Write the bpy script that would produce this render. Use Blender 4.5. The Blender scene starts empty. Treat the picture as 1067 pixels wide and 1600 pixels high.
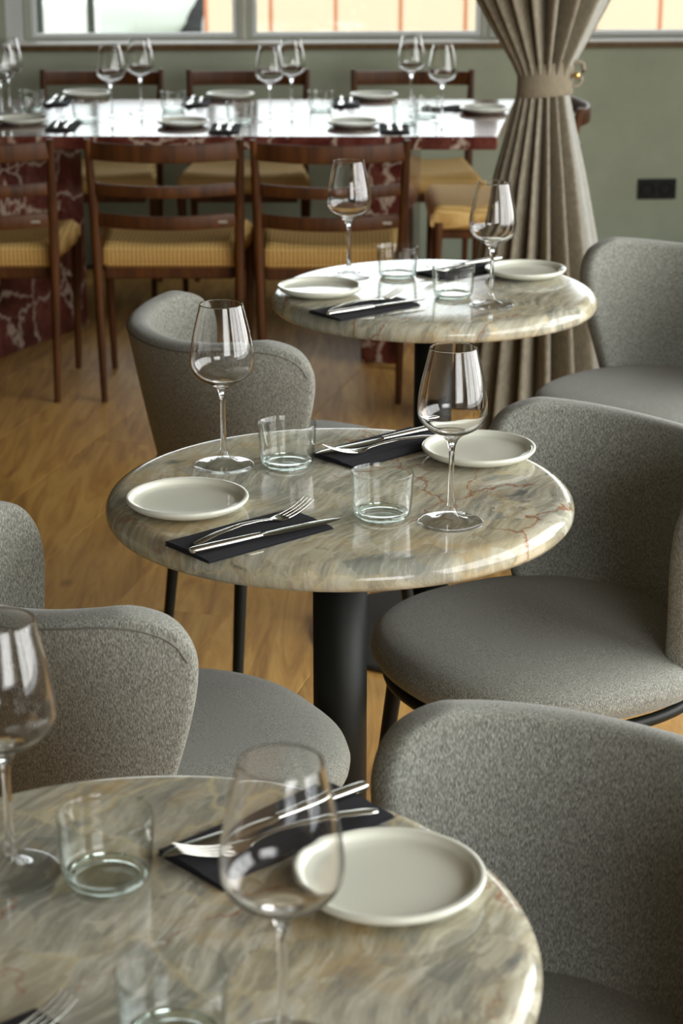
import bpy, bmesh, math, random
from mathutils import Vector, Matrix
S = bpy.context.scene
COL = S.collection
R = math.radians
random.seed(7)

# ------------------------------------------------------------------ camera
cam = bpy.data.cameras.new('camera'); cam_o = bpy.data.objects.new('camera', cam); COL.objects.link(cam_o)
CAM_H = 1.60
cam.sensor_fit = 'VERTICAL'; cam.sensor_height = 36.0; cam.sensor_width = 24.0
cam.lens = 36.0 * 3184.2 / 1600.0
cam_o.location = (0, 0, CAM_H); cam_o.rotation_euler = (math.pi/2 - .32022, 0, 0)
cam.clip_start = .05; cam.clip_end = 200
cam.dof.use_dof = True; cam.dof.focus_distance = 2.72; cam.dof.aperture_fstop = 8.0
S.camera = cam_o

# ------------------------------------------------------------------ world, light, exposure
world = bpy.data.worlds.new('overcast_sky'); S.world = world; world.use_nodes = True
bg = world.node_tree.nodes['Background']
bg.inputs['Color'].default_value = (.93, .97, 1.0, 1); bg.inputs['Strength'].default_value = 2.1

def area(name, loc, target, sx, sy, power, color):
    l = bpy.data.lights.new(name, 'AREA'); l.shape = 'RECTANGLE'; l.size = sx; l.size_y = sy
    l.energy = power; l.color = color
    o = bpy.data.objects.new(name, l); COL.objects.link(o); o.location = loc
    o.rotation_euler = (Vector(target) - Vector(loc)).to_track_quat('-Z', 'Y').to_euler()
    return o
# daylight coming in at the tall windows of the right-hand wall and at those behind the camera
area('daylight_right_windows', (2.95, 2.6, 1.75), (0, 2.6, 1.2), 5.6, 2.1, 120, (1.0, .985, .93))
area('daylight_rear_windows', (2.0, -2.1, 1.85), (.4, 3, .8), 2.1, 1.8, 50, (1.0, .985, .94))
area('daylight_back_window', (.6, 7.93, 1.35), (.4, 4.0, .2), 3.4, .8, 6, (.96, .98, 1.0))
for k, (x, y, z) in enumerate(((-.5, -1.1, 2.2), (-.35, -1.1, 2.12), (-.2, -1.05, 2.25))):
    l = bpy.data.lights.new('pendant_lamp_bulb', 'POINT'); l.energy = 3.0; l.shadow_soft_size = .035; l.color = (1, .55, .22)
    o = bpy.data.objects.new('pendant_lamp_bulb', l); COL.objects.link(o); o.location = (x, y, z)

S.view_settings.view_transform = 'Standard'; S.view_settings.look = 'None'
S.view_settings.exposure = 0.55; S.view_settings.gamma = 1.0; S.view_settings.use_curve_mapping = False
cy = S.cycles
cy.use_denoising = True
cy.max_bounces = 20; cy.diffuse_bounces = 4; cy.glossy_bounces = 6; cy.transmission_bounces = 16; cy.transparent_max_bounces = 24
cy.caustics_refractive = True; cy.caustics_reflective = False; cy.blur_glossy = 1.0
cy.sample_clamp_indirect = 6.0

# ------------------------------------------------------------------ materials
def srgb(r, g, b):
    f = lambda c: (c/255/12.92) if c/255 <= .04045 else ((c/255+.055)/1.055)**2.4
    return (f(r), f(g), f(b), 1)
class NT:
    def __init__(s, name):
        s.m = bpy.data.materials.new(name); s.m.use_nodes = True; s.t = s.m.node_tree
        s.n = s.t.nodes; s.b = s.n['Principled BSDF']; s.out = s.n['Material Output']
    def add(s, t, **kw):
        n = s.n.new(t)
        for k, v in kw.items():
            if k in n.inputs: n.inputs[k].default_value = v
            else: setattr(n, k, v)
        return n
    def link(s, a, b): s.t.links.new(a, b)
    def coord(s, kind='world', scale=(1,1,1), rot=(0,0,0)):
        if kind == 'world': src = s.add('ShaderNodeNewGeometry').outputs['Position']
        else: src = s.add('ShaderNodeTexCoord').outputs['Object']
        mp = s.add('ShaderNodeMapping'); mp.inputs['Scale'].default_value = scale; mp.inputs['Rotation'].default_value = rot
        s.link(src, mp.inputs['Vector']); return mp.outputs['Vector']
    def noise(s, vec, scale=5, detail=4, rough=.5, dist=0):
        n = s.add('ShaderNodeTexNoise', Scale=scale, Detail=detail, Roughness=rough, Distortion=dist)
        s.link(vec, n.inputs['Vector']); return n
    def ramp(s, fac, stops):
        r = s.add('ShaderNodeValToRGB'); e = r.color_ramp.elements
        while len(e) < len(stops): e.new(.5)
        for el, (p, c) in zip(e, stops): el.position = p; el.color = c
        s.link(fac, r.inputs['Fac']); return r.outputs['Color']
    def mix(s, fac, a, b, mode='MIX'):
        m = s.add('ShaderNodeMix'); m.data_type = 'RGBA'; m.blend_type = mode
        for sock, v in ((m.inputs[0], fac), (m.inputs[6], a), (m.inputs[7], b)):
            if hasattr(v, 'is_output'): s.link(v, sock)
            else: sock.default_value = v
        return m.outputs[2]
    def bump(s, h, strength=.2, dist=.002):
        b = s.add('ShaderNodeBump', Strength=strength, Distance=dist); s.link(h, b.inputs['Height'])
        s.link(b.outputs['Normal'], s.b.inputs['Normal'])
    def base(s, c):
        if hasattr(c, 'is_output'): s.link(c, s.b.inputs['Base Color'])
        else: s.b.inputs['Base Color'].default_value = c
    def set(s, **kw):
        for k, v in kw.items(): s.b.inputs[k.replace('_', ' ')].default_value = v
W1 = (1,1,1,1); B0 = (0,0,0,1)

def mat_plain(name, col, rough=.5, metal=0, **kw):
    t = NT(name); t.base(col); t.set(Roughness=rough, Metallic=metal)
    for k, v in kw.items(): t.b.inputs[k].default_value = v
    return t.m

def mat_marble():
    t = NT('green_grey_marble')
    v = t.coord('world', rot=(0, 0, R(-66)))
    def warp(src, scale, detail, amt):
        n = t.noise(src, scale, detail, .6)
        k = t.add('ShaderNodeVectorMath', operation='MULTIPLY_ADD'); t.link(n.outputs['Color'], k.inputs[0]); k.inputs[1].default_value = (amt,)*3; t.link(src, k.inputs[2])
        return k.outputs[0]
    def stretch(src, sc):
        m = t.add('ShaderNodeMapping'); m.inputs['Scale'].default_value = sc; t.link(src, m.inputs['Vector']); return m.outputs[0]
    def voro(src, scale, feat='F1'):
        k = t.add('ShaderNodeTexVoronoi', feature=feat, Scale=scale); t.link(src, k.inputs['Vector']); return k
    vw = warp(v, 7, 5, .10)
    cells_v = stretch(vw, (.62, 1.0, 1))
    cell = voro(cells_v, 13.0); sub = voro(cells_v, 30.0)
    # tone of each broken block
    c = t.ramp(cell.outputs['Color'], [(0, srgb(118,124,126)), (.22, srgb(150,152,144)), (.42, srgb(184,179,160)), (.58, srgb(160,160,150)), (.74, srgb(190,176,140)), (.92, srgb(142,148,140))])
    c2 = t.ramp(sub.outputs['Color'], [(.1, srgb(128,132,128)), (.5, srgb(176,172,156)), (.9, srgb(202,198,184))])
    c = t.mix(.42, c, c2)
    # fine parallel streaks inside the blocks, each block shifted
    off = t.add('ShaderNodeVectorMath', operation='MULTIPLY_ADD'); t.link(cell.outputs['Color'], off.inputs[0]); off.inputs[1].default_value = (.6,.6,.6); t.link(warp(v, 5, 1.5, .10), off.inputs[2])
    fn = t.noise(stretch(off.outputs[0], (6, 48, 12)), 1.5, 7, .72)
    reg = t.ramp(t.noise(v, 4.0, 3).outputs['Fac'], [(.36, (.5,.5,.5,1)), (.56, W1)])
    c = t.mix(t.mix(1.0, t.ramp(fn.outputs['Fac'], [(.49, B0), (.64, (.9,.9,.9,1))]), reg, 'MULTIPLY'), c, srgb(214,213,203))
    c = t.mix(t.mix(1.0, t.ramp(fn.outputs['Fac'], [(.33, (.85,.85,.85,1)), (.47, B0)]), reg, 'MULTIPLY'), c, srgb(112,117,120))
    # ochre clouds and a few slate-dark patches
    c = t.mix(t.ramp(t.noise(vw, 7.5, 6, .66).outputs['Fac'], [(.52, B0), (.66, (.55,.55,.55,1))]), c, srgb(190,160,104))
    c = t.mix(t.ramp(t.noise(stretch(vw, (.7,1.3,1)), 9, 5, .6).outputs['Fac'], [(.63, B0), (.70, (.85,.85,.85,1))]), c, srgb(84,90,96))
    # pale joints between blocks, thin rust veins
    e1 = voro(cells_v, 13.0, 'DISTANCE_TO_EDGE')
    pm1 = t.ramp(t.noise(v, 3.3, 3).outputs['Fac'], [(.42, B0), (.6, W1)])
    c = t.mix(t.mix(1.0, t.ramp(e1.outputs['Distance'], [(0, (.75,.75,.75,1)), (.05, B0)]), pm1, 'MULTIPLY'), c, srgb(206,194,160))
    e2 = voro(stretch(warp(v, 15, 4, .09), (.55, 1, 1)), 7.0, 'DISTANCE_TO_EDGE')
    pm2 = t.ramp(t.noise(v, 5, 3).outputs['Fac'], [(.44, B0), (.54, W1)])
    c = t.mix(t.mix(1.0, t.ramp(e2.outputs['Distance'], [(0, (.9,.9,.9,1)), (.020, B0)]), pm2, 'MULTIPLY'), c, srgb(146,92,62))
    c = t.mix(1.0, c, (.95,.94,.88,1), 'MULTIPLY')
    t.base(c); t.set(Roughness=.11); t.b.inputs['Specular IOR Level'].default_value = .5
    return t.m

def mat_red_marble():
    t = NT('red_veined_marble')
    v = t.coord('world'); d = t.noise(v, 4, 5, .6)
    dv = t.add('ShaderNodeVectorMath', operation='MULTIPLY_ADD'); t.link(d.outputs['Color'], dv.inputs[0]); dv.inputs[1].default_value = (.3,.3,.3); t.link(v, dv.inputs[2])
    c = t.ramp(t.noise(dv.outputs[0], 7, 7, .65).outputs['Fac'], [(.3, srgb(46,20,18)), (.5, srgb(92,44,38)), (.7, srgb(128,80,68))])
    vo = t.add('ShaderNodeTexVoronoi', feature='DISTANCE_TO_EDGE', Scale=6.5); t.link(dv.outputs[0], vo.inputs['Vector'])
    c = t.mix(t.ramp(vo.outputs['Distance'], [(0, (.9,.9,.9,1)), (.055, B0)]), c, srgb(196,178,160))
    c = t.mix(t.ramp(t.noise(dv.outputs[0], 3, 5).outputs['Fac'], [(.58, B0), (.7, (.7,.7,.7,1))]), c, srgb(168,150,128))
    t.base(c); t.set(Roughness=.10); t.b.inputs['Specular IOR Level'].default_value = .32; return t.m

def mat_fabric():
    t = NT('grey_melange_upholstery')
    v = t.coord('obj', scale=(1,1,.2))
    n = t.noise(v, 950, 2, .6)
    n2 = t.noise(v, 700, 2, .6)
    m = t.add('ShaderNodeMath', operation='MULTIPLY_ADD'); t.link(n2.outputs['Fac'], m.inputs[0]); m.inputs[1].default_value = .35
    hm = t.add('ShaderNodeMath', operation='MULTIPLY'); t.link(n.outputs['Fac'], hm.inputs[0]); hm.inputs[1].default_value = .65
    t.link(hm.outputs[0], m.inputs[2])
    c = t.ramp(m.outputs[0], [(.36, srgb(84,85,79)), (.5, srgb(130,132,125)), (.64, srgb(174,176,168))])
    t.base(c); t.set(Roughness=.95); t.b.inputs['Specular IOR Level'].default_value = .15
    t.b.inputs['Sheen Weight'].default_value = .25; t.b.inputs['Sheen Roughness'].default_value = .45
    t.bump(n.outputs['Fac'], .35, .0008); return t.m

def mat_wood(name, dark, light, scale=1.0, rough=.5):
    t = NT(name)
    v = t.coord('obj', scale=(26*scale, 26*scale, 2.2*scale))
    n = t.noise(v, 1.6, 6, .6, .4)
    t.base(t.ramp(n.outputs['Fac'], [(.3, dark), (.7, light)])); t.set(Roughness=rough); t.b.inputs['Specular IOR Level'].default_value = .3; return t.m

def mat_planks():
    t = NT('oiled_oak')
    v = t.coord('world', rot=(0, 0, R(15)), scale=(9, .9, 9))
    oi = t.add('ShaderNodeObjectInfo')
    av = t.add('ShaderNodeVectorMath', operation='ADD'); t.link(v, av.inputs[0])
    ml = t.add('ShaderNodeMath', operation='MULTIPLY'); t.link(oi.outputs['Random'], ml.inputs[0]); ml.inputs[1].default_value = 40
    t.link(ml.outputs[0], av.inputs[1])
    n = t.noise(av.outputs[0], 2.4, 7, .62, 1.2)
    c = t.ramp(n.outputs['Fac'], [(.3, srgb(146,106,52)), (.5, srgb(186,142,74)), (.7, srgb(206,166,94))])
    hs = t.add('ShaderNodeHueSaturation'); t.link(c, hs.inputs['Color'])
    mr = t.add('ShaderNodeMapRange'); t.link(oi.outputs['Random'], mr.inputs['Value']); mr.inputs['To Min'].default_value = .86; mr.inputs['To Max'].default_value = 1.1
    t.link(mr.outputs[0], hs.inputs['Value'])
    vo = t.add('ShaderNodeTexVoronoi', Scale=1.0); vv = t.coord('world', rot=(0,0,R(15)), scale=(3.4, 2.0, 1)); t.link(vv, vo.inputs['Vector'])
    k = t.ramp(vo.outputs['Distance'], [(.0, (.8,.8,.8,1)), (.075, B0)])
    t.base(t.mix(k, hs.outputs['Color'], srgb(84,56,28))); t.set(Roughness=.5)
    t.bump(n.outputs['Fac'], .15, .001); return t.m

def mat_plaster():
    t = NT('olive_plaster')
    v = t.coord('world'); n = t.noise(v, 3, 6, .65)
    t.base(t.ramp(n.outputs['Fac'], [(.35, srgb(152,160,140)), (.65, srgb(167,175,154))])); t.set(Roughness=.85)
    t.bump(t.noise(v, 40, 4).outputs['Fac'], .15, .003); return t.m

def mat_cord():
    t = NT('woven_paper_cord')
    v = t.coord('obj')
    w = t.add('ShaderNodeTexWave', bands_direction='X', Scale=26.0, Distortion=1.5, Detail=1.0); t.link(v, w.inputs['Vector'])
    w2 = t.add('ShaderNodeTexWave', bands_direction='Y', Scale=42.0, Distortion=.8); t.link(v, w2.inputs['Vector'])
    h = t.mix(.5, w.outputs['Color'], w2.outputs['Color'])
    t.base(t.ramp(h, [(.15, srgb(170,130,66)), (.6, srgb(218,180,108)), (.9, srgb(232,200,134))])); t.set(Roughness=.75)
    t.bump(h, .6, .003); return t.m

def mat_curtain(name, a, b):
    t = NT(name); v = t.coord('world')
    n = t.noise(t.coord('world', scale=(1,1,.35)), 160, 3)
    w = t.add('ShaderNodeTexWave', bands_direction='Z', Scale=60.0, Distortion=1.0); t.link(v, w.inputs['Vector'])
    t.base(t.ramp(t.mix(.35, n.outputs['Fac'], w.outputs['Color']), [(.3, a), (.7, b)])); t.set(Roughness=.95)
    t.b.inputs['Sheen Weight'].default_value = .2; return t.m

def mat_glass(name, col, ior=1.5, thin=.0):
    t = NT(name); t.n.remove(t.b)
    g = t.add('ShaderNodeBsdfGlass', Color=col, Roughness=0.0, IOR=ior); tr = t.add('ShaderNodeBsdfTransparent', Color=col); mx = t.add('ShaderNodeMixShader', Fac=thin)
    t.link(g.outputs[0], mx.inputs[1]); t.link(tr.outputs[0], mx.inputs[2]); t.link(mx.outputs[0], t.out.inputs['Surface']); return t.m

def mat_thin(name, e0, e1):
    t = NT(name); t.n.remove(t.b)
    lw = t.add('ShaderNodeLayerWeight', Blend=.5)
    pw = t.add('ShaderNodeMath', operation='POWER'); t.link(lw.outputs['Facing'], pw.inputs[0]); pw.inputs[1].default_value = 3.0
    fr = t.add('ShaderNodeMapRange'); t.link(pw.outputs[0], fr.inputs['Value']); fr.inputs['To Min'].default_value = .035; fr.inputs['To Max'].default_value = .9
    c = t.ramp(lw.outputs['Facing'], [(0, (.995,1,.997,1)), (.6, e0), (1, e1)])
    tr = t.add('ShaderNodeBsdfTransparent'); t.link(c, tr.inputs['Color']); gl = t.add('ShaderNodeBsdfGlossy', Roughness=.02)
    mx = t.add('ShaderNodeMixShader')
    t.link(fr.outputs[0], mx.inputs[0]); t.link(tr.outputs[0], mx.inputs[1]); t.link(gl.outputs[0], mx.inputs[2]); t.link(mx.outputs[0], t.out.inputs['Surface']); return t.m

def mat_pane():
    t = NT('window_glass'); t.n.remove(t.b)
    tr = t.add('ShaderNodeBsdfTransparent', Color=(.96,.98,.97,1)); gl = t.add('ShaderNodeBsdfGlossy', Roughness=.0)
    fr = t.add('ShaderNodeFresnel', IOR=1.45); mx = t.add('ShaderNodeMixShader')
    t.link(fr.outputs[0], mx.inputs[0]); t.link(tr.outputs[0], mx.inputs[1]); t.link(gl.outputs[0], mx.inputs[2]); t.link(mx.outputs[0], t.out.inputs['Surface']); return t.m

M = dict(
    marble=mat_marble(), red=mat_red_marble(), fabric=mat_fabric(), planks=mat_planks(), plaster=mat_plaster(), cord=mat_cord(),
    teak=mat_wood('dark_teak', srgb(54,29,11), srgb(98,58,24)),
    sillwood=mat_wood('brown_sill_edge', srgb(76,56,22), srgb(104,80,40)),
    curtain=mat_curtain('taupe_curtain_cloth', srgb(104,97,82), srgb(152,146,130)),
    band=mat_curtain('tieback_cloth', srgb(116,108,90), srgb(144,135,116)),
    lining=mat_curtain('pale_curtain_lining', srgb(150,152,146), srgb(172,173,166)),
    black=mat_plain('black_powder_coat', srgb(14,18,15), .5, 0, **{'Specular IOR Level': .3}),
    base=mat_plain('dark_grey_base', srgb(52,52,50), .55),
    steel=mat_plain('brushed_steel', (.60,.59,.55,1), .15, 1.0),
    brass=mat_plain('brass', (.75,.5,.2,1), .25, 1.0),
    tag=mat_plain('silver_tag', (.6,.58,.52,1), .35, .6),
    porcelain=mat_plain('white_porcelain', srgb(222,224,211), .16, 0, **{'Coat Weight': .4, 'Coat Roughness': .04}),
    napkin=mat_plain('navy_black_paper', srgb(27,28,35), .95),
    seam=mat_plain('seam_thread', srgb(104,103,96), .9),
    frame=mat_plain('sage_window_frame', srgb(158,161,146), .5),
    bead=mat_plain('white_window_bead', srgb(205,208,206), .4),
    sill=mat_plain('white_sill', srgb(226,225,218), .4),
    ceiling=mat_plain('ceiling_paint', srgb(104,98,86), .9),
    wallp=mat_plain('warm_wall_paint', srgb(72,62,48), .9),
    sub=mat_plain('screed', srgb(60,42,22), .9),
    socket=mat_plain('black_socket_plastic', srgb(20,22,20), .6, 0, **{'Specular IOR Level': .25}),
    wine=mat_glass('clear_crystal', (1,1,1,1), 1.45), tum=mat_thin('thin_tumbler_glass', (.975,.99,.982,1), (.84,.90,.87,1)), winefoot=mat_thin('crystal_foot', (.995,.995,.995,1), (.95,.95,.95,1)), tumbase=mat_glass('tumbler_base_glass', (.97,1,.985,1), 1.4), pane=mat_pane(),
    board=mat_plain('orange_beige_panel', srgb(238,212,184), .8), boardjoint=mat_plain('red_joint_strip', srgb(214,140,104), .8),
    asphalt=mat_plain('pale_paving', srgb(178,180,170), .9),
    carpaint=mat_plain('pale_green_car_paint', srgb(216,222,214), .25), tyre=mat_plain('tyre_rubber', srgb(40,40,40), .8),
    carglass=mat_plain('dark_car_glass', srgb(60,70,72), .1), post=mat_plain('grey_post_paint', srgb(60,64,60), .6),
    concrete=mat_plain('white_concrete', srgb(232,230,222), .8), lampglass=mat_plain('car_lamp', srgb(230,225,205), .2),
)

# ------------------------------------------------------------------ builders
def mesh(name, verts, faces, mat=None, smooth=True):
    m = bpy.data.meshes.new(name); m.from_pydata([tuple(v) for v in verts], [], faces); m.update()
    bm = bmesh.new(); bm.from_mesh(m); bmesh.ops.recalc_face_normals(bm, faces=bm.faces); bm.to_mesh(m); bm.free()
    if mat: m.materials.append(mat)
    if smooth: m.polygons.foreach_set('use_smooth', [True]*len(m.polygons))
    return m
def link(name, data, parent=None, loc=(0,0,0), rot=(0,0,0)):
    o = bpy.data.objects.new(name, data); COL.objects.link(o); o.location = loc; o.rotation_euler = rot
    if parent: o.parent = parent
    return o
def tag(o, label=None, cat=None, group=None, kind=None):
    if label: o['label'] = label
    if cat: o['category'] = cat
    if group: o['group'] = group
    if kind: o['kind'] = kind
    return o
def thing(name, label, cat, loc=(0,0,0), rotz=0, group=None):
    return tag(link(name, None, None, loc, (0,0,rotz)), label, cat, group)
def dup(root, label, loc, rotz=0, group=None):
    r = root.copy(); COL.objects.link(r); r.location = loc; r.rotation_euler = (0,0,rotz); tag(r, label, None, group)
    for ch in list(root.children):
        c = ch.copy(); COL.objects.link(c); c.parent = r
        for g in list(ch.children):
            d = g.copy(); COL.objects.link(d); d.parent = c
    return r
def auto_sharp(m, ang=40):
    bm = bmesh.new(); bm.from_mesh(m)
    for e in bm.edges:
        if len(e.link_faces) == 2 and e.calc_face_angle(0) > R(ang): e.smooth = False
    bm.to_mesh(m); bm.free(); return m
def lathe(name, prof, mat, n=64, close=False):
    """prof: (radius, z) list, revolved about Z; radius 0 ends are capped by a point."""
    V = []; F = []; rings = []
    for r, z in prof:
        if r < 1e-6: rings.append([len(V)]); V.append((0,0,z))
        else:
            rings.append(list(range(len(V), len(V)+n)))
            V += [(r*math.cos(2*math.pi*k/n), r*math.sin(2*math.pi*k/n), z) for k in range(n)]
    pairs = list(zip(rings, rings[1:])) + ([(rings[-1], rings[0])] if close else [])
    for a, b in pairs:
        for k in range(n):
            k2 = (k+1) % n
            if len(a) == 1 and len(b) == 1: continue
            if len(a) == 1: F.append((a[0], b[k2], b[k]))
            elif len(b) == 1: F.append((a[k], a[k2], b[0]))
            else: F.append((a[k], a[k2], b[k2], b[k]))
    return mesh(name, V, F, mat)
def loft(name, secs, mat, n=12, power=2.0):
    """secs: (centre, u half-vector, v half-vector) cross-sections, capped."""
    V = []; F = []
    for c, u, v in secs:
        c, u, v = Vector(c), Vector(u), Vector(v)
        for k in range(n):
            a = 2*math.pi*k/n; ca, sa = math.cos(a), math.sin(a)
            V.append(c + u*math.copysign(abs(ca)**(2/power), ca) + v*math.copysign(abs(sa)**(2/power), sa))
    for i in range(len(secs)-1):
        for k in range(n):
            k2 = (k+1) % n; F.append((i*n+k, i*n+k2, (i+1)*n+k2, (i+1)*n+k))
    F.append(tuple(range(n))[::-1]); F.append(tuple((len(secs)-1)*n + k for k in range(n)))
    return auto_sharp(mesh(name, V, F, mat), 50)
def tube(name, pts, rad, mat, n=10, closed=False):
    P = [Vector(p) for p in pts]; rr = rad if isinstance(rad, (list, tuple)) else [rad]*len(P)
    V = []; F = []; N = len(P)
    for i, p in enumerate(P):
        d = (P[(i+1) % N] - P[i-1]) if closed else (P[min(i+1, N-1)] - P[max(i-1, 0)])
        d.normalize(); up = Vector((0,0,1)) if abs(d.z) < .95 else Vector((1,0,0))
        u = d.cross(up).normalized(); v = d.cross(u).normalized()
        V += [p + (u*math.cos(2*math.pi*k/n) + v*math.sin(2*math.pi*k/n))*rr[i] for k in range(n)]
    for i in range(N if closed else N-1):
        for k in range(n):
            k2 = (k+1) % n; j = (i+1) % N; F.append((i*n+k, i*n+k2, j*n+k2, j*n+k))
    if not closed: F.append(tuple(range(n))[::-1]); F.append(tuple((N-1)*n+k for k in range(n)))
    return auto_sharp(mesh(name, V, F, mat), 60)
def box(name, lo, hi, mat, bev=0.0, seg=2):
    bm = bmesh.new(); bmesh.ops.create_cube(bm, size=1)
    for v in bm.verts:
        for i in range(3): v.co[i] = lo[i] + (v.co[i]+.5)*(hi[i]-lo[i])
    if bev: bmesh.ops.bevel(bm, geom=bm.edges[:], offset=bev, segments=seg, profile=.5, affect='EDGES')
    m = bpy.data.meshes.new(name); bm.to_mesh(m); bm.free(); m.materials.append(mat)
    return m
def prism(name, poly, z0, z1, mat, bev=0.0, seg=3):
    bm = bmesh.new(); vs = [bm.verts.new((x, y, z0)) for x, y in poly]
    f = bm.faces.new(vs); g = bmesh.ops.extrude_face_region(bm, geom=[f])
    for v in [e for e in g['geom'] if isinstance(e, bmesh.types.BMVert)]: v.co.z = z1
    bmesh.ops.recalc_face_normals(bm, faces=bm.faces)
    if bev: bmesh.ops.bevel(bm, geom=bm.edges[:], offset=bev, segments=seg, profile=.5, affect='EDGES')
    m = bpy.data.meshes.new(name); bm.to_mesh(m); bm.free(); m.materials.append(mat)
    return m
def bake(name, me, mods, mat):
    o = bpy.data.objects.new('tmp', me); COL.objects.link(o)
    for typ, kw in mods:
        md = o.modifiers.new(typ, typ)
        for k, v in kw.items(): setattr(md, k, v)
    dg = bpy.context.evaluated_depsgraph_get()
    m = bpy.data.meshes.new_from_object(o.evaluated_get(dg)); m.name = name
    bpy.data.objects.remove(o)
    m.polygons.foreach_set('use_smooth', [True]*len(m.polygons))
    m.materials.clear(); m.materials.append(mat)
    return m

# ------------------------------------------------------------------ room shell
XL, XR, YN, ZC = -3.2, 3.0, -2.3, 3.1
WA = R(3.7); WO = Vector((0, 8.06, 0)); WU = Vector((math.cos(WA), math.sin(WA), 0)); WN = Vector((-math.sin(WA), math.cos(WA), 0))
def wallp(u, d, z): return WO + WU*u + WN*d + Vector((0,0,z))     # u along the window wall, d outwards
def wbox(name, u0, u1, d0, d1, z0, z1, mat, parent=None, bev=0.0):
    m = box(name, (u0, d0, z0), (u1, d1, z1), mat, bev)
    o = link(name, m, parent)
    if parent is None: o.location = WO; o.rotation_euler = (0,0,WA)
    return o
floor = tag(link('floor', box('floor', (XL, YN, -.12), (XR, 8.3, -.016), M['sub'])), kind='structure')
# oak planks, laid at 15 degrees to the room
pa = R(15); pu = Vector((math.sin(pa), math.cos(pa))); pv = Vector((math.cos(pa), -math.sin(pa)))
def clip(poly, nx, ny, c):
    out = []
    for i, p in enumerate(poly):
        q = poly[(i+1) % len(poly)]; a = nx*p[0]+ny*p[1]-c; b = nx*q[0]+ny*q[1]-c
        if a <= 0: out.append(p)
        if a*b < 0: s = a/(a-b); out.append((p[0]+(q[0]-p[0])*s, p[1]+(q[1]-p[1])*s))
    return out
PWD, PLN = .26, 2.4
for i in range(-22, 24):
    off = random.random()*PLN
    for j in range(-4, 6):
        a0 = j*PLN + off; g = .0007
        q = [pu*(a0+g) + pv*(i*PWD+g), pu*(a0+PLN-g) + pv*(i*PWD+g), pu*(a0+PLN-g) + pv*((i+1)*PWD-g), pu*(a0+g) + pv*((i+1)*PWD-g)]
        q = [(p.x, p.y) for p in q]
        for nx, ny, c in ((-1,0,3.15), (1,0,2.95), (0,-1,-.4), (0,1,7.82)): q = clip(q, nx, ny, c) if len(q) > 2 else q
        if len(q) < 3: continue
        ar = abs(sum(q[k][0]*q[(k+1)%len(q)][1]-q[(k+1)%len(q)][0]*q[k][1] for k in range(len(q))))/2
        if ar < .004: continue
        link('plank', prism('plank', q, -.016, 0, M['planks'], .0008, 1), floor)

wb = tag(link('wall_back', None, None, WO, (0,0,WA)), kind='structure')
ZS = .818
wbox('wall_panel', -3.3, 3.05, 0, .28, -.1, ZS, M['plaster'], wb)
wbox('wall_panel', -3.3, -1.285, 0, .28, ZS, ZC, M['plaster'], wb)
wbox('wall_panel', -1.285, 3.05, 0, .28, 1.80, ZC, M['plaster'], wb)
sill = tag(wbox('trim_1', -1.30, 2.7, -.035, .10, ZS, ZS+.022, M['sillwood'], None, .003), kind='structure')
wbox('sill_top', -1.30, 2.7, -.030, .10, ZS+.022, ZS+.030, M['sill'], sill, .002)
Z0, Z1 = ZS+.030, 1.80
def window(n, u0, u1):
    w = tag(link('window_%d' % n, None, None, WO, (0,0,WA)), kind='structure')
    fr = .030; d0, d1 = .085, .14; fb = .009
    for a in ((u0, u0+fr, Z0, Z1), (u1-fr, u1, Z0, Z1), (u0+fr, u1-fr, Z0, Z0+fb), (u0+fr, u1-fr, Z1-.03, Z1)):
        wbox('frame_bar', a[0], a[1], d0, d1, a[2], a[3], M['frame'], w, .003)
    b = .016
    for a in ((u0+fr, u0+fr+b, Z0+fb, Z1-.03), (u1-fr-b, u1-fr, Z0+fb, Z1-.03), (u0+fr+b, u1-fr-b, Z0+fb, Z0+fb+b)):
        wbox('glazing_bead', a[0], a[1], d0+.004, d1-.012, a[2], a[3], M['bead'], w, .002)
    wbox('pane', u0+fr+b*.5, u1-fr-b*.5, 
         .111, .115, Z0+.018, Z1-.03, M['pane'], w)
    return w
window(1, -1.225, -.372); window(2, -.370, .582); window(3, .584, 2.68)
tag(wbox('trim_2', -1.285, -1.227, .02, .13, Z0, Z1, M['bead']), kind='structure')

tag(link('wall_left', box('wall_left', (XL-.15, YN, -.1), (XL, 8.1, ZC), M['wallp'])), kind='structure')
wr = tag(link('wall_right', None), kind='structure')
for nm, lo, hi in (('wall_panel', (XR, YN, -.1), (XR+.2, 8.3, .55)), ('wall_panel', (XR, YN, 2.85), (XR+.2, 8.3, ZC)),
                   ('wall_panel', (XR, YN, .55), (XR+.2, -.3, 2.85)), ('wall_panel', (XR, 5.5, .55), (XR+.2, 8.3, 2.85))):
    link(nm, box(nm, lo, hi, M['wallp']), wr)
for y in (.85, 2.0, 3.15, 4.3): link('mullion', box('mullion', (XR-.12, y-.04, .55), (XR-.06, y+.04, 2.85), M['frame']), wr)
wrn = tag(link('wall_rear', None), kind='structure')
for lo, hi in (((XL, YN-.2, -.1), (XR, YN, .9)), ((XL, YN-.2, 2.8), (XR, YN, ZC)), ((XL, YN-.2, .9), (.6, YN, 2.8)), ((2.9, YN-.2, .9), (XR, YN, 2.8))):
    link('wall_panel', box('wall_panel', lo, hi, M['wallp']), wrn)
tag(link('ceiling', box('ceiling', (XL, YN, ZC), (XR, 8.4, ZC+.15), M['ceiling'])), kind='structure')

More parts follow.
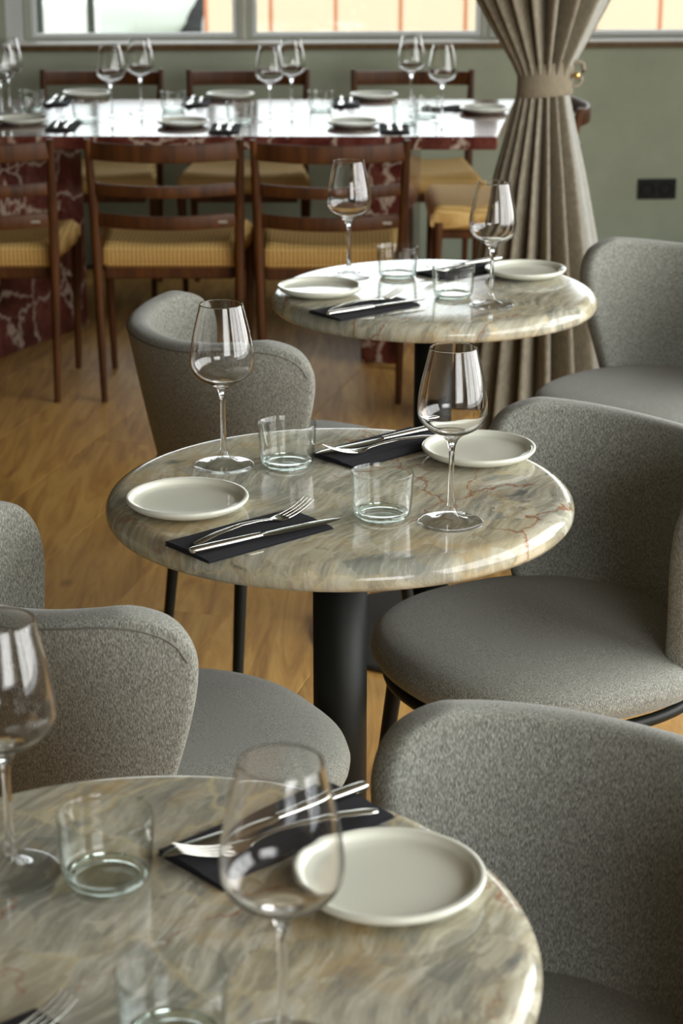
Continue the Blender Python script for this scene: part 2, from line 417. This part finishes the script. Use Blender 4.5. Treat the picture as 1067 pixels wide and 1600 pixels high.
# ------------------------------------------------------------------ outside the windows
tag(link('ground_outside', box('ground_outside', (-30, 8.45, -.25), (30, 60, -.12), M['asphalt'])), kind='structure')
bw = thing('boarded_wall', 'orange-beige boarded wall with thin red joints seen through the windows', 'wall', (0, 12.2, -.12))
for k in range(16):
    x0 = -.79 + k*.378
    link('board_panel', box('board_panel', (x0+.012, -.02, 0), (x0+.366, .03, 1.0), M['board'], .004, 1), bw)
    link('joint_strip', box('joint_strip', (x0-.011, -.012, 0), (x0+.011, .03, 1.0), M['boardjoint']), bw)
link('foot_rail', box('foot_rail', (-.80, -.05, .02), (5.3, -.021, .10), M['board'], .006, 1), bw)
link('top_rail', box('top_rail', (-.82, -.06, 1.001), (5.32, .06, 1.05), M['boardjoint'], .006, 1), bw)

def car(loc, rotz):
    c = thing('parked_car', 'pale green parked car outside, blurred behind the left window', 'car', loc, rotz)
    prof = [(-2.0,.35,.78),(-1.95,.25,.9),(-1.5,.22,1.0),(-.9,.22,1.38),(-.2,.22,1.46),(.7,.22,1.40),(1.3,.22,1.0),(1.9,.24,.82),(2.05,.34,.62)]
    secs = []
    for x, z0, z1 in prof:
        w = .80 if abs(x) < 1.8 else .66
        secs.append(((x, 0, (z0+z1)/2), (0, w, 0), (0, 0, (z1-z0)/2)))
    link('body', loft('body', secs, M['carpaint'], 20, 4.5), c)
    for s in (-1, 1):
        link('side_window', prism('side_window', [(-.95,0),(.9,0),(.62,.32),(-.7,.34)], 0, .02, M['carglass'], .004, 1), c, (0, s*.79-(.01), 1.0), (R(90), 0, 0))
        for x in (-1.25, 1.3):
            wh = link('wheel', lathe('wheel', [(0,-.1),(.2,-.1),(.30,-.09),(.32,-.05),(.32,.05),(.30,.09),(.2,.1),(0,.1)], M['tyre'], 24), c, (x, s*.72, .32), (R(90),0,0))
            link('hub', lathe('hub', [(0,-.01),(.17,-.01),(.19,0),(.12,.02),(0,.025)], M['bead'], 20), wh, (0,0,-s*.1))
    for y in (-.55, .55): link('head_lamp', lathe('head_lamp', [(0,.02),(.09,.01),(.11,-.03),(0,-.04)], M['lampglass'], 16), c, (-1.98, y, .72), (0, R(-80), 0))
    return c
car((-1.0, 17.6, -.12), R(58))
for x, y, lab in ((-1.631, 13.6, 'slim grey post outside, left of the pale car'), (-2.05, 14.2, 'grey post outside at the far left of the window'), (-.815, 12.9, 'grey post outside beside the end of the boarded wall')):
    p = thing('street_post', lab, 'post', (x, y, -.12))
    link('shaft', lathe('shaft', [(0,0),(.026,0),(.026,2.9),(0,2.9)], M['post'], 16), p); link('post_base', lathe('post_base', [(0,0),(.09,0),(.09,.05),(.045,.07),(0,.07)], M['post'], 16), p)
o = tag(link('concrete_block', box('concrete_block', (-.20,-.15,0), (.20,.15,.62), M['concrete'], .05, 3), None, (-1.93, 14.8, -.12)), 'white concrete block standing outside between the two left posts', 'bollard')

# ------------------------------------------------------------------ round marble bistro tables
TR, TT, TH = .325, .036, .74
def bistro_meshes():
    prof = [(0, TH-TT)]
    prof.append((TR-.012, TH-TT)); prof.append((TR-.004, TH-TT+.002)); prof.append((TR-.0005, TH-TT+.008))
    for k in range(0, 11):
        a = k/10*math.pi/2; prof.append((TR-.026+.026*math.cos(a), TH-.022+.022*math.sin(a)))
    prof.append((TR-.10, TH)); prof.append((0, TH))
    return (lathe('tabletop', prof, M['marble'], 128),
            lathe('mounting_plate', [(0,TH-TT-.008),(.16,TH-TT-.008),(.165,TH-TT-.004),(.165,TH-TT-.0005),(0,TH-TT-.0005)], M['black'], 40),
            lathe('post', [(0,.02),(.0385,.02),(.0385,TH-TT-.0085),(0,TH-TT-.0085)], M['black'], 48),
            lathe('base_plate', [(0,0),(.238,0),(.243,.003),(.243,.009),(.238,.012),(.06,.018),(.05,.022),(0,.022)], M['base'], 64))
bm_ = bistro_meshes()
TABLES = {1: (-.160, 1.481), 2: (-.002, 2.699), 3: (.1855, 4.011)}
TL = {1: 'nearest round marble bistro table, cut off by the bottom of the picture',
      2: 'middle round marble bistro table on a black post, in focus',
      3: 'farthest round marble bistro table, in front of the tied curtain'}
for k in (1, 2, 3):
    t = thing('bistro_table', TL[k], 'table', (*TABLES[k], 0), R(40*k), 'round marble bistro tables')
    for m in bm_:
        link(m.name, m, t)

# ------------------------------------------------------------------ tub chairs
def smooth(a, b, x):
    x = max(0, min(1, (x-a)/(b-a))); return x*x*(3-2*x)
SH = dict(rt=.262, rb=.205, zb=.395, zback=.734, zwing=.758)
def shell_pt(u, t, off=0.0, full=False):
    TM = R(80)
    th0 = R(65) + (TM - R(65))*smooth(-.1, .78, t)
    if t > .74: th0 -= R(19)*(1 - math.sqrt(max(0, 1 - ((t-.74)/.26)**2)))
    th = u*th0
    zt = SH['zback'] - (SH['zback']-SH['zwing'])*smooth(R(15), R(85), abs(th))
    z = SH['zb'] + (zt - SH['zb'])*t
    r = SH['rb'] + (SH['rt']-SH['rb'])*(t**.8) + off
    lean = .020*t
    # a slightly squared plan
    p = 2.25; ca, sa = abs(math.cos(th)), abs(math.sin(th)); k = (ca**p + sa**p)**(-1/p)
    return Vector((-math.cos(th)*r*k - lean*(1-abs(u)*.6) + .0, math.sin(th)*r*k, z))
def shell_mesh():
    NU, NT_ = 30, 14; V = []; F = []
    ts = [0, .07, .17, .28, .39, .50, .60, .69, .77, .83, .89, .945, 1.0]
    for t in ts:
        for i in range(NU+1): V.append(shell_pt(-1 + 2*i/NU, t))
    n = NU+1
    for j in range(len(ts)-1):
        for i in range(NU): F.append((j*n+i, j*n+i+1, (j+1)*n+i+1, (j+1)*n+i))
    me = mesh('backrest', V, F)
    return bake('backrest', me, [('SOLIDIFY', dict(thickness=.043, offset=0.0, use_even_offset=False)), ('SUBSURF', dict(levels=2, render_levels=2))], M['fabric'])
def seat_mesh():
    prof = [(0,.395),(.17,.395),(.215,.398),(.238,.408),(.247,.424),(.2485,.436),(.244,.450),(.232,.461),(.205,.470),(.15,.477),(.08,.480),(0,.481)]
    m = lathe('seat', prof, M['fabric'], 72)
    for v in m.vertices:       # slightly squared plan, longer toward the front
        x, y = v.co.x, v.co.y; r = math.hypot(x, y)
        if r > 1e-6:
            p = 2.35; ca, sa = abs(x)/r, abs(y)/r; k = (ca**p+sa**p)**(-1/p)
            v.co.x = x*k*(1.02); v.co.y = y*k*.985
    return m
def tub_chair(label, loc, rotz):
    c = thing('tub_chair', label, 'chair', loc, rotz, 'grey tub chairs at the bistro tables')
    sh = link('backrest', SHELL, c)
    link('piping', PIPING, sh)
    link('seat', SEAT, c); link('seat_frame', RING, c)
    for m in LEGS:
        l = link('leg', m[0], c); link('floor_glide', m[1], l)
    return c
SHELL = shell_mesh(); SEAT = seat_mesh()
pp = []
path = [(-.955, .80), (-.945, .86), (-.935, .89), (-.92, .915), (-.89, .945), (-.85, .962)]
path = path + [(-.80 + 1.6*i/60, .972) for i in range(61)] + [(-u, t) for u, t in reversed(path)]
for u, t in path:
    a = shell_pt(u, t, .0); d = Vector((a.x, a.y, 0)).normalized(); q = a + d*.0208; q.z -= .004; pp.append(q)
PIPING = tube('piping', pp, .0012, M['seam'], 6)
ring = []
for k in range(64):
    a = 2*math.pi*k/64; p = 2.35; ca, sa = abs(math.cos(a)), abs(math.sin(a)); kk = (ca**p+sa**p)**(-1/p)
    ring.append((.222*math.cos(a)*kk*1.02, .222*math.sin(a)*kk*.985, .386))
RING = tube('seat_frame', ring, .0095, M['black'], 10, True)
LEGS = []
for sx in (-1, 1):
    for sy in (-1, 1):
        LEGS.append((tube('leg', [(sx*.160, sy*.160, .385), (sx*.172, sy*.172, .25), (sx*.193, sy*.193, .006)], [.0130, .0120, .0098], M['black'], 14),
                     lathe('floor_glide', [(0,0),(.0105,0),(.0112,.002),(.0112,.006),(0,.006)], M['socket'], 16)))
        for v in LEGS[-1][1].vertices: v.co.x += sx*.193; v.co.y += sy*.193
tub_chair('grey tub chair left of the farthest bistro table, its back curved toward the dining table', (-.106, 3.797, 0), R(25))
tub_chair('grey tub chair at the left edge, tucked under the middle bistro table', (-.25, 2.48, 0), R(30))
tub_chair('grey tub chair at lower right, beside the nearest bistro table', (.166, 1.672, 0), R(223))
tub_chair('grey tub chair with wide seat, right of the middle bistro table', (.306, 2.875, 0), R(209))
tub_chair('grey tub chair by the wall under the socket, right of the farthest table', (.675, 4.25, 0), R(225))

# ------------------------------------------------------------------ tableware
def wine_glass_meshes():
    H = .238/.24
    outer = [(.0433,0.0),(.0437,.0008),(.0430,.0018),(.036,.0026),(.026,.0040),(.018,.0064),(.012,.0098),(.008,.0148),(.0058,.0212),(.0046,.030),(.0040,.045),(.0037,.065),(.0036,.085),(.0038,.096),(.0045,.1035),(.0057,.1090),(.0078,.1138),(.0112,.1182),(.0165,.1222),(.0232,.1256),(.0300,.1292),(.0364,.1340),(.0413,.1400),(.0445,.1475),(.0456,.1555),(.0454,.1650),(.0441,.1770),(.0417,.1910),(.0385,.2060),(.0348,.2215),(.0320,.2335),(.0306,.2393)]
    outer = [(r, z*H) for r, z in outer]
    bowl_o = outer[16:]
    inner = [(.0298,.2393),(.0312,.2335),(.0340,.2215),(.0377,.2060),(.0409,.1910),(.0433,.1770),(.0446,.1650),(.0447,.1555),(.0436,.1480),(.0403,.1409),(.0354,.1352),(.0288,.1306),(.0215,.1270),(.0140,.1242),(.0070,.1226),(0,.1220)]
    inner = [(r, z*H) for r, z in inner]
    rim = [(.0304, .2397*H)]
    def fine(p):
        out = [p[0]]
        for i in range(len(p)-1):
            p0 = p[max(i-1,0)]; p1 = p[i]; p2 = p[i+1]; p3 = p[min(i+2, len(p)-1)]
            for t in (.33, .67, 1.0):
                out.append(tuple(.5*((2*b) + (-a+c)*t + (2*a-5*b+4*c-d)*t*t + (-a+3*b-3*c+d)*t**3) for a, b, c, d in zip(p0, p1, p2, p3)))
        return [(max(0, r), z) for r, z in out]
    fo = fine(outer[2:9]); st = fine(outer[8:17]); bo = fine(bowl_o) + rim + fine(inner)
    bo[-1] = (0, bo[-1][1])
    foot = lathe('foot', [(0,.0006),(.03,.0003)] + outer[0:2] + fo, M['winefoot'], 56)
    stem = lathe('stem', st, M['wine'], 32); bowl = lathe('bowl', bo, M['wine'], 56)
    # the three shells join into one skin: make all face outwards
    for m in (foot, stem, bowl):
        bm = bmesh.new(); bm.from_mesh(m)
        if m is stem:
            f = bm.faces[len(bm.faces)//2 if False else 0] if False else None
        bm.free()
    return foot, stem, bowl
def orient(m):
    """point an open shell of revolution outwards (its first outer ring decides)"""
    bm = bmesh.new(); bm.from_mesh(m); bm.faces.ensure_lookup_table()
    best = max(bm.faces, key=lambda f: Vector((f.calc_center_median().x, f.calc_center_median().y, 0)).length)
    c = best.calc_center_median(); c.z = 0
    if best.normal.dot(c) < 0: bmesh.ops.reverse_faces(bm, faces=bm.faces)
    bm.to_mesh(m); bm.free(); return m
WG = [orient(m) for m in wine_glass_meshes()]
TUMB = orient(lathe('tumbler', [(0,.0004),(.030,.0004),(.0335,.0012),(.0360,.0045),(.0378,.010),(.0388,.018),(.0400,.035),(.0408,.050),(.0411,.0605),(.0409,.0619),(.0404,.0622),(.0400,.0616),(.0397,.050),(.0389,.035),(.0377,.018),(.0366,.0115),(.034,.0090),(.029,.0080),(.015,.0076),(0,.0075)], M['tum'], 64))
PLATE = auto_sharp(lathe('plate', [(0,.0015),(.048,.0015),(.050,.0),(.053,.0),(.055,.002),(.068,.004),(.0775,.0090),(.0812,.0135),(.0818,.0160),(.0806,.0178),(.0780,.0182),(.0752,.0172),(.0735,.0145),(.0725,.0118),(.070,.0100),(.060,.0086),(.03,.0078),(0,.0076)], M['porcelain'], 96), 60)
for _v in PLATE.vertices: _v.co.x *= 1.02; _v.co.y *= 1.02
for _v in TUMB.vertices: _v.co.x *= 1.02; _v.co.y *= 1.02; _v.co.z *= 1.03

TUMB_BASE = orient(lathe('glass_base', [(.028,.0012),(.0335,.0022),(.0352,.0052),(.0352,.0085),(.0330,.0078),(.028,.0070)], M['tumbase'], 56, True))
def napkin_mesh():
    """three folded paper layers with a rolled long edge"""
    V = []; F = []
    L, Wd = .205, .092
    def layer(x0, x1, y0, y1, z, th, wav):
        nx, ny = 12, 6; b = len(V)
        for s in (0, 1):
            for j in range(ny+1):
                for i in range(nx+1):
                    fx, fy = i/nx, j/ny
                    edge = 1 - (2*fy-1)**6
                    V.append((x0+(x1-x0)*fx, y0+(y1-y0)*fy, z + s*th*(.45+.55*edge) + wav*math.sin(fx*9+fy*3)*fy*(1-fx*.3)*s))
        n = (nx+1)*(ny+1)
        for j in range(ny):
            for i in range(nx):
                a = j*(nx+1)+i
                F.append((b+a, b+a+nx+1, b+a+nx+2, b+a+1)); F.append((b+n+a, b+n+a+1, b+n+a+nx+2, b+n+a+nx+1))
        for i in range(nx):
            for a, fl in ((i, 0), (ny*(nx+1)+i, 1)): F.append((b+a, b+a+1, b+n+a+1, b+n+a))
        for j in range(ny):
            for a in (j*(nx+1), j*(nx+1)+nx): F.append((b+a, b+a+nx+1, b+n+a+nx+1, b+n+a))
    layer(-L/2, L/2, -Wd/2, Wd/2, .0002, .0022, 0)
    layer(-L/2+.001, L/2-.001, -Wd/2+.001, Wd/2, .0025, .0022, .0003)
    layer(-L/2+.0005, L/2-.002, -Wd/2+.030, Wd/2-.0005, .0048, .0022, .0004)
    return auto_sharp(mesh('napkin', V, F, M['napkin']), 40)
NAPKIN = napkin_mesh()

def knife_meshes():
    h = [(0,.0015,.0010),(.001,.0052,.0034),(.006,.0062,.0040),(.03,.0066,.0042),(.07,.0060,.0040),(.098,.0048,.0036),(.106,.0044,.0034)]
    handle = loft('handle', [((x,0,.0044),(0,w,0),(0,0,t)) for x, w, t in h], M['steel'], 16, 2.6)
    b = [(.105,.0042,.0030),(.109,.0050,.0016),(.118,.0078,.0011),(.14,.0088,.0009),(.175,.0092,.0008),(.20,.0088,.0007),(.215,.0068,.0006),(.224,.0040,.0005),(.2295,.0008,.0004)]
    blade = loft('blade', [((x,-.0012*smooth(.15,.23,x)*3,.0040),(0,w,0),(0,0,t)) for x, w, t in b], M['steel'], 12, 1.7)
    return handle, blade
def fork_meshes():
    def zc(x):      # side profile: rests on the tail and on the belly of the head, tines turned up
        return .0016 + .0075*math.sin(math.pi*min(1, x/.145))*(1 if x < .145 else 0) if x < .145 else .0016 + .016*((x-.145)/.06)**2
    h = [(0,.0010),(.002,.0048),(.012,.0062),(.04,.0054),(.08,.0040),(.11,.0030),(.128,.0028),(.134,.0036)]
    handle = loft('handle', [((x,0,zc(x)+.0006),(0,w,0),(0,0,.0014)) for x, w in h], M['steel'], 14, 2.2)
    b = [(.133,.0034),(.139,.0070),(.145,.0104),(.152,.0116),(.157,.0118)]
    head = loft('head', [((x,0,zc(x)+.0006),(0,w,0),(0,0,.0010)) for x, w in b], M['steel'], 14, 2.6)
    tines = []
    for k in range(4):
        y = -.0097 + k*.00647; pts = []
        for i in range(7):
            x = .156 + i*.0079; pts.append((x, y*(1-.03*i/6), zc(x)+.0006))
        tines.append(tube('tine', pts, [.0016,.0016,.0015,.0014,.0013,.0011,.0006], M['steel'], 8))
    return [handle, head] + tines
KNIFE = knife_meshes(); FORK = fork_meshes()
def glass(label, x, y, z=TH, rot=0, group='wine glasses'):
    g = thing('wine_glass', label, 'wine glass', (x, y, z), rot, group)
    for m in WG: link(m.name, m, g)
def tumbler(label, x, y, z=TH):
    t = tag(link('tumbler', TUMB, None, (x, y, z), (0,0,random.random()*6)), label, 'tumbler', 'low water tumblers')
    link('glass_base', TUMB_BASE, t); return t
def plate(label, x, y, z=TH): return tag(link('plate', PLATE, None, (x, y, z), (0,0,random.random()*6)), label, 'plate', 'small white side plates')
def napkin(label, x, y, ang, z=TH): return tag(link('napkin', NAPKIN, None, (x, y, z), (0,0,R(ang))), label, 'napkin', 'dark folded napkins')
def knife(label, x, y, ang, z=TH+.0072, flip=False):
    k = thing('knife', label, 'knife', (x, y, z), R(ang), 'table knives')
    for m in KNIFE: link(m.name, m, k)
    return k
def fork(label, x, y, ang, z=TH+.0074, tilt=0):
    k = thing('fork', label, 'fork', (x, y, z), R(ang), 'table forks'); k.rotation_euler[1] = R(tilt)
    for m in FORK: link(m.name, m, k)
    return k
def setting_a(tn, c):     # napkin at the front left, handles toward the left-hand diner
    napkin('dark navy napkin at the front of the %s bistro table' % tn, c[0], c[1], 41)
    knife('table knife, handle to the left, on the front napkin of the %s bistro table' % tn, c[0]-.071, c[1]-.085, 35.5)
    fork('fork with tines to the right, on the front napkin of the %s bistro table' % tn, c[0]-.068, c[1]-.056, 45.5)
def setting_b(tn, c):     # napkin at the back right, handles toward the right-hand diner
    napkin('dark navy napkin at the back of the %s bistro table' % tn, c[0], c[1], 43)
    knife('table knife, handle to the right, on the back napkin of the %s bistro table' % tn, c[0]+.080, c[1]+.082, -141)
    fork('fork with tines to the left over the blade, back napkin of the %s bistro table' % tn, c[0]+.090, c[1]+.030, -150, TH+.0088)
setting_a('middle', (-.118, 2.489)); setting_b('middle', (.063, 2.888))
setting_a('farthest', (.045, 3.825)); setting_b('farthest', (.258, 4.190))
setting_a('nearest', (-.281, 1.266)); setting_b('nearest', (-.057, 1.660))
plate('white side plate at the left of the middle bistro table', -.208, 2.612)
plate('white side plate at the back right of the middle bistro table', .200, 2.850)
plate('white side plate at the left of the farthest bistro table', -.043, 3.968)
plate('white side plate at the right of the farthest bistro table', .379, 4.142)
plate('white side plate on the nearest bistro table behind the wine glass', .041, 1.562)
glass('wine glass at the back left of the middle bistro table', -.169, 2.806)
glass('wine glass at the right of the middle bistro table, before the white plate', .144, 2.550)
glass('wine glass at the back left of the farthest bistro table', .015, 4.133)
glass('wine glass at the front right of the farthest bistro table', .289, 3.862)
glass('wine glass cut off by the left picture edge, on the nearest table', -.288, 1.590)
glass('blurred wine glass nearest to the viewer, in front of the white plate', -.043, 1.315)
tumbler('tumbler beside the back left wine glass of the middle bistro table', -.078, 2.807)
tumbler('tumbler in the front centre of the middle bistro table', .054, 2.573)
tumbler('tumbler at the back of the farthest bistro table', .115, 4.130)
tumbler('tumbler in the centre of the farthest bistro table', .219, 3.935)
tumbler('tumbler on the nearest bistro table beside the left wine glass', -.203, 1.578)
tumbler('tumbler cut off by the bottom picture edge, on the nearest table', -.126, 1.325)

# ------------------------------------------------------------------ long dining table of red marble
dt = thing('dining_table', 'long polished red marble dining table along the window wall', 'table', (-.6, 6.65, 0))
top = prism('tabletop', [(-1.9,-.445), (1.069,-.465), (1.20,.46), (-1.9,.46)], .70, .74, M['red'], .006, 3)
link('tabletop', top, dt)
def slab(p0, p1, th, z1):
    a, b = Vector(p0), Vector(p1); d = (b-a).normalized(); n = Vector((-d.y, d.x))*th
    return prism('leg_slab', [tuple(a), tuple(b), tuple(b+n), tuple(a+n)], 0, z1, M['red'], .006, 2)
link('leg_slab', slab((-.54,-.33), (-.27,.22), .10, .6995), dt)
link('leg_slab', slab((.79,-.33), (.87,.30), .13, .6995), dt)
link('leg_slab', slab((-1.6,-.3), (-1.5,.3), .13, .6995), dt)

def px_w(x, y, z):
    f, th = 3184.2, .32022; u = (x-533.5)/f; v = (y-800)/f; c, s = math.cos(th), math.sin(th)
    t = (z-CAM_H)/(-(s+v*c)); return u*t, (c-v*s)*t
def wood_chair_parts():
    P = []
    for s in (-1, 1):
        secs = []
        for x, y, z, a, b in ((.200,-.205,0,.0095,.0095), (.205,-.197,.25,.0125,.0135), (.208,-.190,.44,.0155,.0185), (.210,-.200,.55,.0145,.0175), (.214,-.225,.68,.0125,.0150), (.218,-.250,.785,.0100,.0115)):
            secs.append(((s*x, y, z), (a,0,0), (0,b,0)))
        P.append(('back_leg', loft('back_leg', secs, M['teak'], 14, 2.6)))
    for s in (-1, 1):
        secs = [((s*.212,.205,0),(.0095,0,0),(0,.0095,0)), ((s*.218,.200,.25),(.0135,0,0),(0,.0135,0)), ((s*.222,.195,.40),(.0165,0,0),(0,.0165,0)), ((s*.222,.195,.425),(.0160,0,0),(0,.0160,0))]
        P.append(('front_leg', loft('front_leg', secs, M['teak'], 14, 2.4)))
    for z, h, nm in ((.752, .026, 'top_rail'), (.640, .0175, 'back_slat'), (.548, .021, 'lower_slat')):
        y0 = {.752: -.243, .640: -.216, .548: -.2}[z]; hx = {.752: .214, .640: .210, .548: .208}[z]
        secs = []
        for i in range(13):
            q = -1 + 2*i/12
            secs.append(((q*hx, y0 - .055*(1-q*q), z - .004*(1-q*q)), (0, .0075, 0), (0, 0, h)))
        P.append((nm, loft(nm, secs, M['teak'], 12, 4)))
    # seat frame under the weave
    P.append(('apron', box('apron', (-.19,-.17,.365), (.19,.19,.405), M['teak'], .004, 1)))
    # woven seat: a wrapped, dished pad wider at the front
    V = []; F = []; nx, ny = 24, 20
    rows = []
    for j in range(ny+1):
        fy = j/ny; y = -.180 + .400*fy; hw = .198 + .036*fy
        row = []
        for i in range(nx+1):
            fx = -1 + 2*i/nx
            e = min(1, (1-abs(fx))/.10, fy/.07, (1-fy)/.07); ez = math.sqrt(max(0, 1-(1-max(0,e))**2))
            row.append((fx*hw, y, .452 + .026*ez - .012*(1-fx*fx)*ez))
        rows.append(row)
    for row in rows: V += row
    n = nx+1
    for j in range(ny):
        for i in range(nx): F.append((j*n+i, j*n+i+1, (j+1)*n+i+1, (j+1)*n+i))
    ringi = [i for i in range(n)] + [j*n+nx for j in range(1, ny+1)] + [ny*n+i for i in range(nx-1, -1, -1)] + [j*n for j in range(ny-1, 0, -1)]
    b = len(V)
    for k in ringi: x, y, z = V[k]; V.append((x*1.0, y, .415))
    b2 = len(V)
    for k in ringi: x, y, z = V[k]; V.append((x*.95, y*.95+.001, .400))
    m = len(ringi)
    for k in range(m):
        k2 = (k+1) % m; F.append((ringi[k], ringi[k2], b+k2, b+k)); F.append((b+k, b+k2, b2+k2, b2+k))
    F.append(tuple(b2+k for k in range(m)))
    P.append(('woven_seat', auto_sharp(mesh('woven_seat', V, F, M['cord']), 70)))
    P.append(('maker_tag', box('maker_tag', (.150,-.2345,.541), (.176,-.2300,.549), M['tag'], .001, 1)))
    return P
WCP = wood_chair_parts()
def wood_chair(label, x, y, rot):
    c = thing('dining_chair', label, 'chair', (x, y, 0), R(rot), 'teak dining chairs with woven seats')
    for nm, m in WCP: link(nm, m, c)
    return c
wood_chair('teak dining chair cut off by the left picture edge, back to the viewer', -1.045, 6.07, 0)
wood_chair('teak dining chair with its back to the viewer, second from the left', -.505, 6.07, 0)
wood_chair('teak dining chair with its back to the viewer, right behind the farthest bistro table', -.032, 6.05, 0)
wood_chair('teak dining chair under the left window, facing the viewer', -.885, 7.40, 180)
wood_chair('teak dining chair under the window frame post, facing the viewer', -.345, 7.40, 180)
wood_chair('teak dining chair by the wall left of the curtain, facing the viewer', .262, 7.40, 180)
wood_chair('teak dining chair at the head of the table, mostly behind the curtain', .505, 6.72, 90)

def T(x, y): return px_w(x, y, TH)
for (x, y), lab in (((5,186), 'leftmost wine glass on the red marble table, cut by the picture edge'), ((17,176), 'second wine glass from the left on the red marble table, far side'),
                    ((175,188), 'wine glass on the red marble table before the first far chair, near side'), ((221,177), 'wine glass on the red marble table at the first far chair, far side'),
                    ((422,190), 'wine glass on the red marble table before the middle far chair, near side'), ((456,178), 'wine glass on the red marble table at the middle far chair, far side'),
                    ((642,170), 'wine glass behind its pair at the right end of the red marble table'), ((690,189), 'wine glass nearest the viewer at the right end of the red marble table')):
    glass(lab, *T(x, y), group='wine glasses on the red marble table')
for (x, y), lab in (((50,171), 'tumbler on the red marble table far side, at the left edge'), ((134,189), 'tumbler on the red marble table near side, left of the first pair of glasses'),
                    ((271,173), 'tumbler on the red marble table far side, right of the first pair of glasses'), ((374,191), 'tumbler on the red marble table near side, left of the middle pair of glasses'),
                    ((501,172), 'tumbler on the red marble table far side, right of the middle pair of glasses'), ((633,192), 'tumbler on the red marble table near side, left of the right pair of glasses'),
                    ((665,182), 'tumbler between the two right wine glasses on the red marble table')):
    tumbler(lab, *T(x, y))
far = ((135,153,90,160,'at the first far chair'), (360,155,307,161,'at the middle far chair'), (584,156,541,162,'at the far chair near the curtain'))
near = ((35,194,100,198,'behind the leftmost near chair'), (286,198,352,202,'behind the second near chair'), (552,199,616,202,'behind the third near chair'))
for px, py, nx_, ny_, w in far:
    plate('white plate, far side of the red marble table, %s' % w, *T(px, py-2))
    X, Y = T(nx_, ny_); napkin('dark napkin, far side of the red marble table, %s' % w, X, Y, 90)
    knife('knife, far side of the red marble table, %s' % w, X-.016, Y+.112, -90); fork('fork, far side of the red marble table, %s' % w, X+.016, Y+.10, -90)
for px, py, nx_, ny_, w in near:
    plate('white plate on the near side of the red marble table, %s' % w, *T(px, py-2))
    X, Y = T(nx_, ny_); napkin('dark napkin on the near side of the red marble table, %s' % w, X, Y, 90)
    knife('knife on the near napkin of the red marble table, %s' % w, X+.016, Y-.112, 90); fork('fork on the near napkin of the red marble table, %s' % w, X-.016, Y-.10, 90)
plate('white plate at the head end of the red marble table, by the curtain', *T(757, 175))
X, Y = T(706, 171); napkin('dark napkin at the head end of the red marble table, by the curtain', X, Y, 0)
knife('knife on the head-end napkin of the red marble table', X+.112, Y+.016, 180); fork('fork on the head-end napkin of the red marble table', X+.10, Y-.016, 180)

# ------------------------------------------------------------------ tied curtain
CX, CY = .553, 5.62
ct = thing('tied_curtain', 'floor-length taupe pleated curtain gathered by a cloth tieback', 'curtain', (CX, CY, 0))
ZT = .975
def cr(z):      # half-width profile
    if z < ZT: 
        q = z/ZT; return .188 - (.188-.056)*(q**1.2)
    q = min(1, (z-ZT)/.62); return .056 + .175*(1-(1-q)**1.7)
def pleat_sheet(name, a0, a1, n, extra, amp0, mat, pl, z0=.008, z1=3.05):
    V = []; F = []; nz = 60
    for j in range(nz+1):
        z = z0 + (z1-z0)*(j/nz)**1.15; r = cr(z)
        for i in range(n+1):
            a = a0 + (a1-a0)*i/n
            am = amp0*r/.13*(.55 + .45*min(1, abs(z-ZT)/.25))
            w = 1 - 2*(.5 - .5*math.cos(a*pl + .5*math.sin(a*3.1) + .25*math.sin(z*2.3+a)))**1.4
            rr = r + am*w + (extra(z) if callable(extra) else extra)
            V.append((rr*math.cos(a), .62*rr*math.sin(a), z))
    m = n+1
    for j in range(nz):
        for i in range(n): F.append((j*m+i, j*m+i+1, (j+1)*m+i+1, (j+1)*m+i))
    return mesh(name, V, F, mat)
link('cloth', pleat_sheet('cloth', .32, 2*math.pi-.74, 600, 0, .050, M['curtain'], 21), ct)
link('lining', pleat_sheet('lining', -.80, .42, 110, lambda z: -.004 + .040*max(0, 1 - z/ZT), .022, M['lining'], 11), ct)
V = []; F = []; nb = 72
for j, (dz, e) in enumerate(((-.045,.003),(-.043,.006),(-.02,.007),(.02,.007),(.043,.006),(.045,.003),(.03,.001),(-.03,.001))):
    for k in range(nb):
        a = 2*math.pi*k/nb; zz = ZT + dz + .006*math.cos(a); r = .064 + .10*abs(zz-ZT)**1.1 + .004 + e
        V.append((r*math.cos(a), .64*r*math.sin(a), zz))
for j in range(8):
    for k in range(nb):
        k2 = (k+1) % nb; j2 = (j+1) % 8; F.append((j*nb+k, j*nb+k2, j2*nb+k2, j2*nb+k))
tb = link('tieback', mesh('tieback', V, F, M['band']), ct)
link('tieback_loop', tube('tieback_loop', [(.066,-.012,ZT+.043),(.086,-.012,ZT+.047),(.099,-.010,ZT+.042),(.103,-.008,ZT+.025),(.098,-.008,ZT-.001),(.090,-.010,ZT-.014),(.068,-.012,ZT-.018)], .0065, M['band'], 10), tb)
link('brass_hook', lathe('brass_hook', [(0,0),(.009,0),(.010,.004),(.008,.012),(0,.013)], M['brass'], 16), tb, (.082,-.022,ZT+.012), (R(90),0,0))

# ------------------------------------------------------------------ double socket on the window wall
oX = 1.262; so = thing('wall_socket', 'black double wall socket on the olive wall right of the curtain', 'socket')
so.location = wallp(oX, 0, .262); so.rotation_euler = (0,0,WA)
link('cover_frame', box('cover_frame', (-.078,-.010,-.041), (.078,-.0005,.041), M['socket'], .003, 2), so)
for s in (-1, 1):
    l = link('socket_insert', lathe('socket_insert', [(0,-.004),(.019,-.004),(.0205,.004),(.0265,.005),(.028,.003),(.028,0)], M['socket'], 32), so, (s*.037, -.010, 0), (R(90), 0, 0))
    for q in (-1, 1): link('contact_hole', lathe('contact_hole', [(0,0),(.003,0),(.003,.002),(0,.002)], M['tyre'], 10), l, (q*.0095, 0, -.0035))
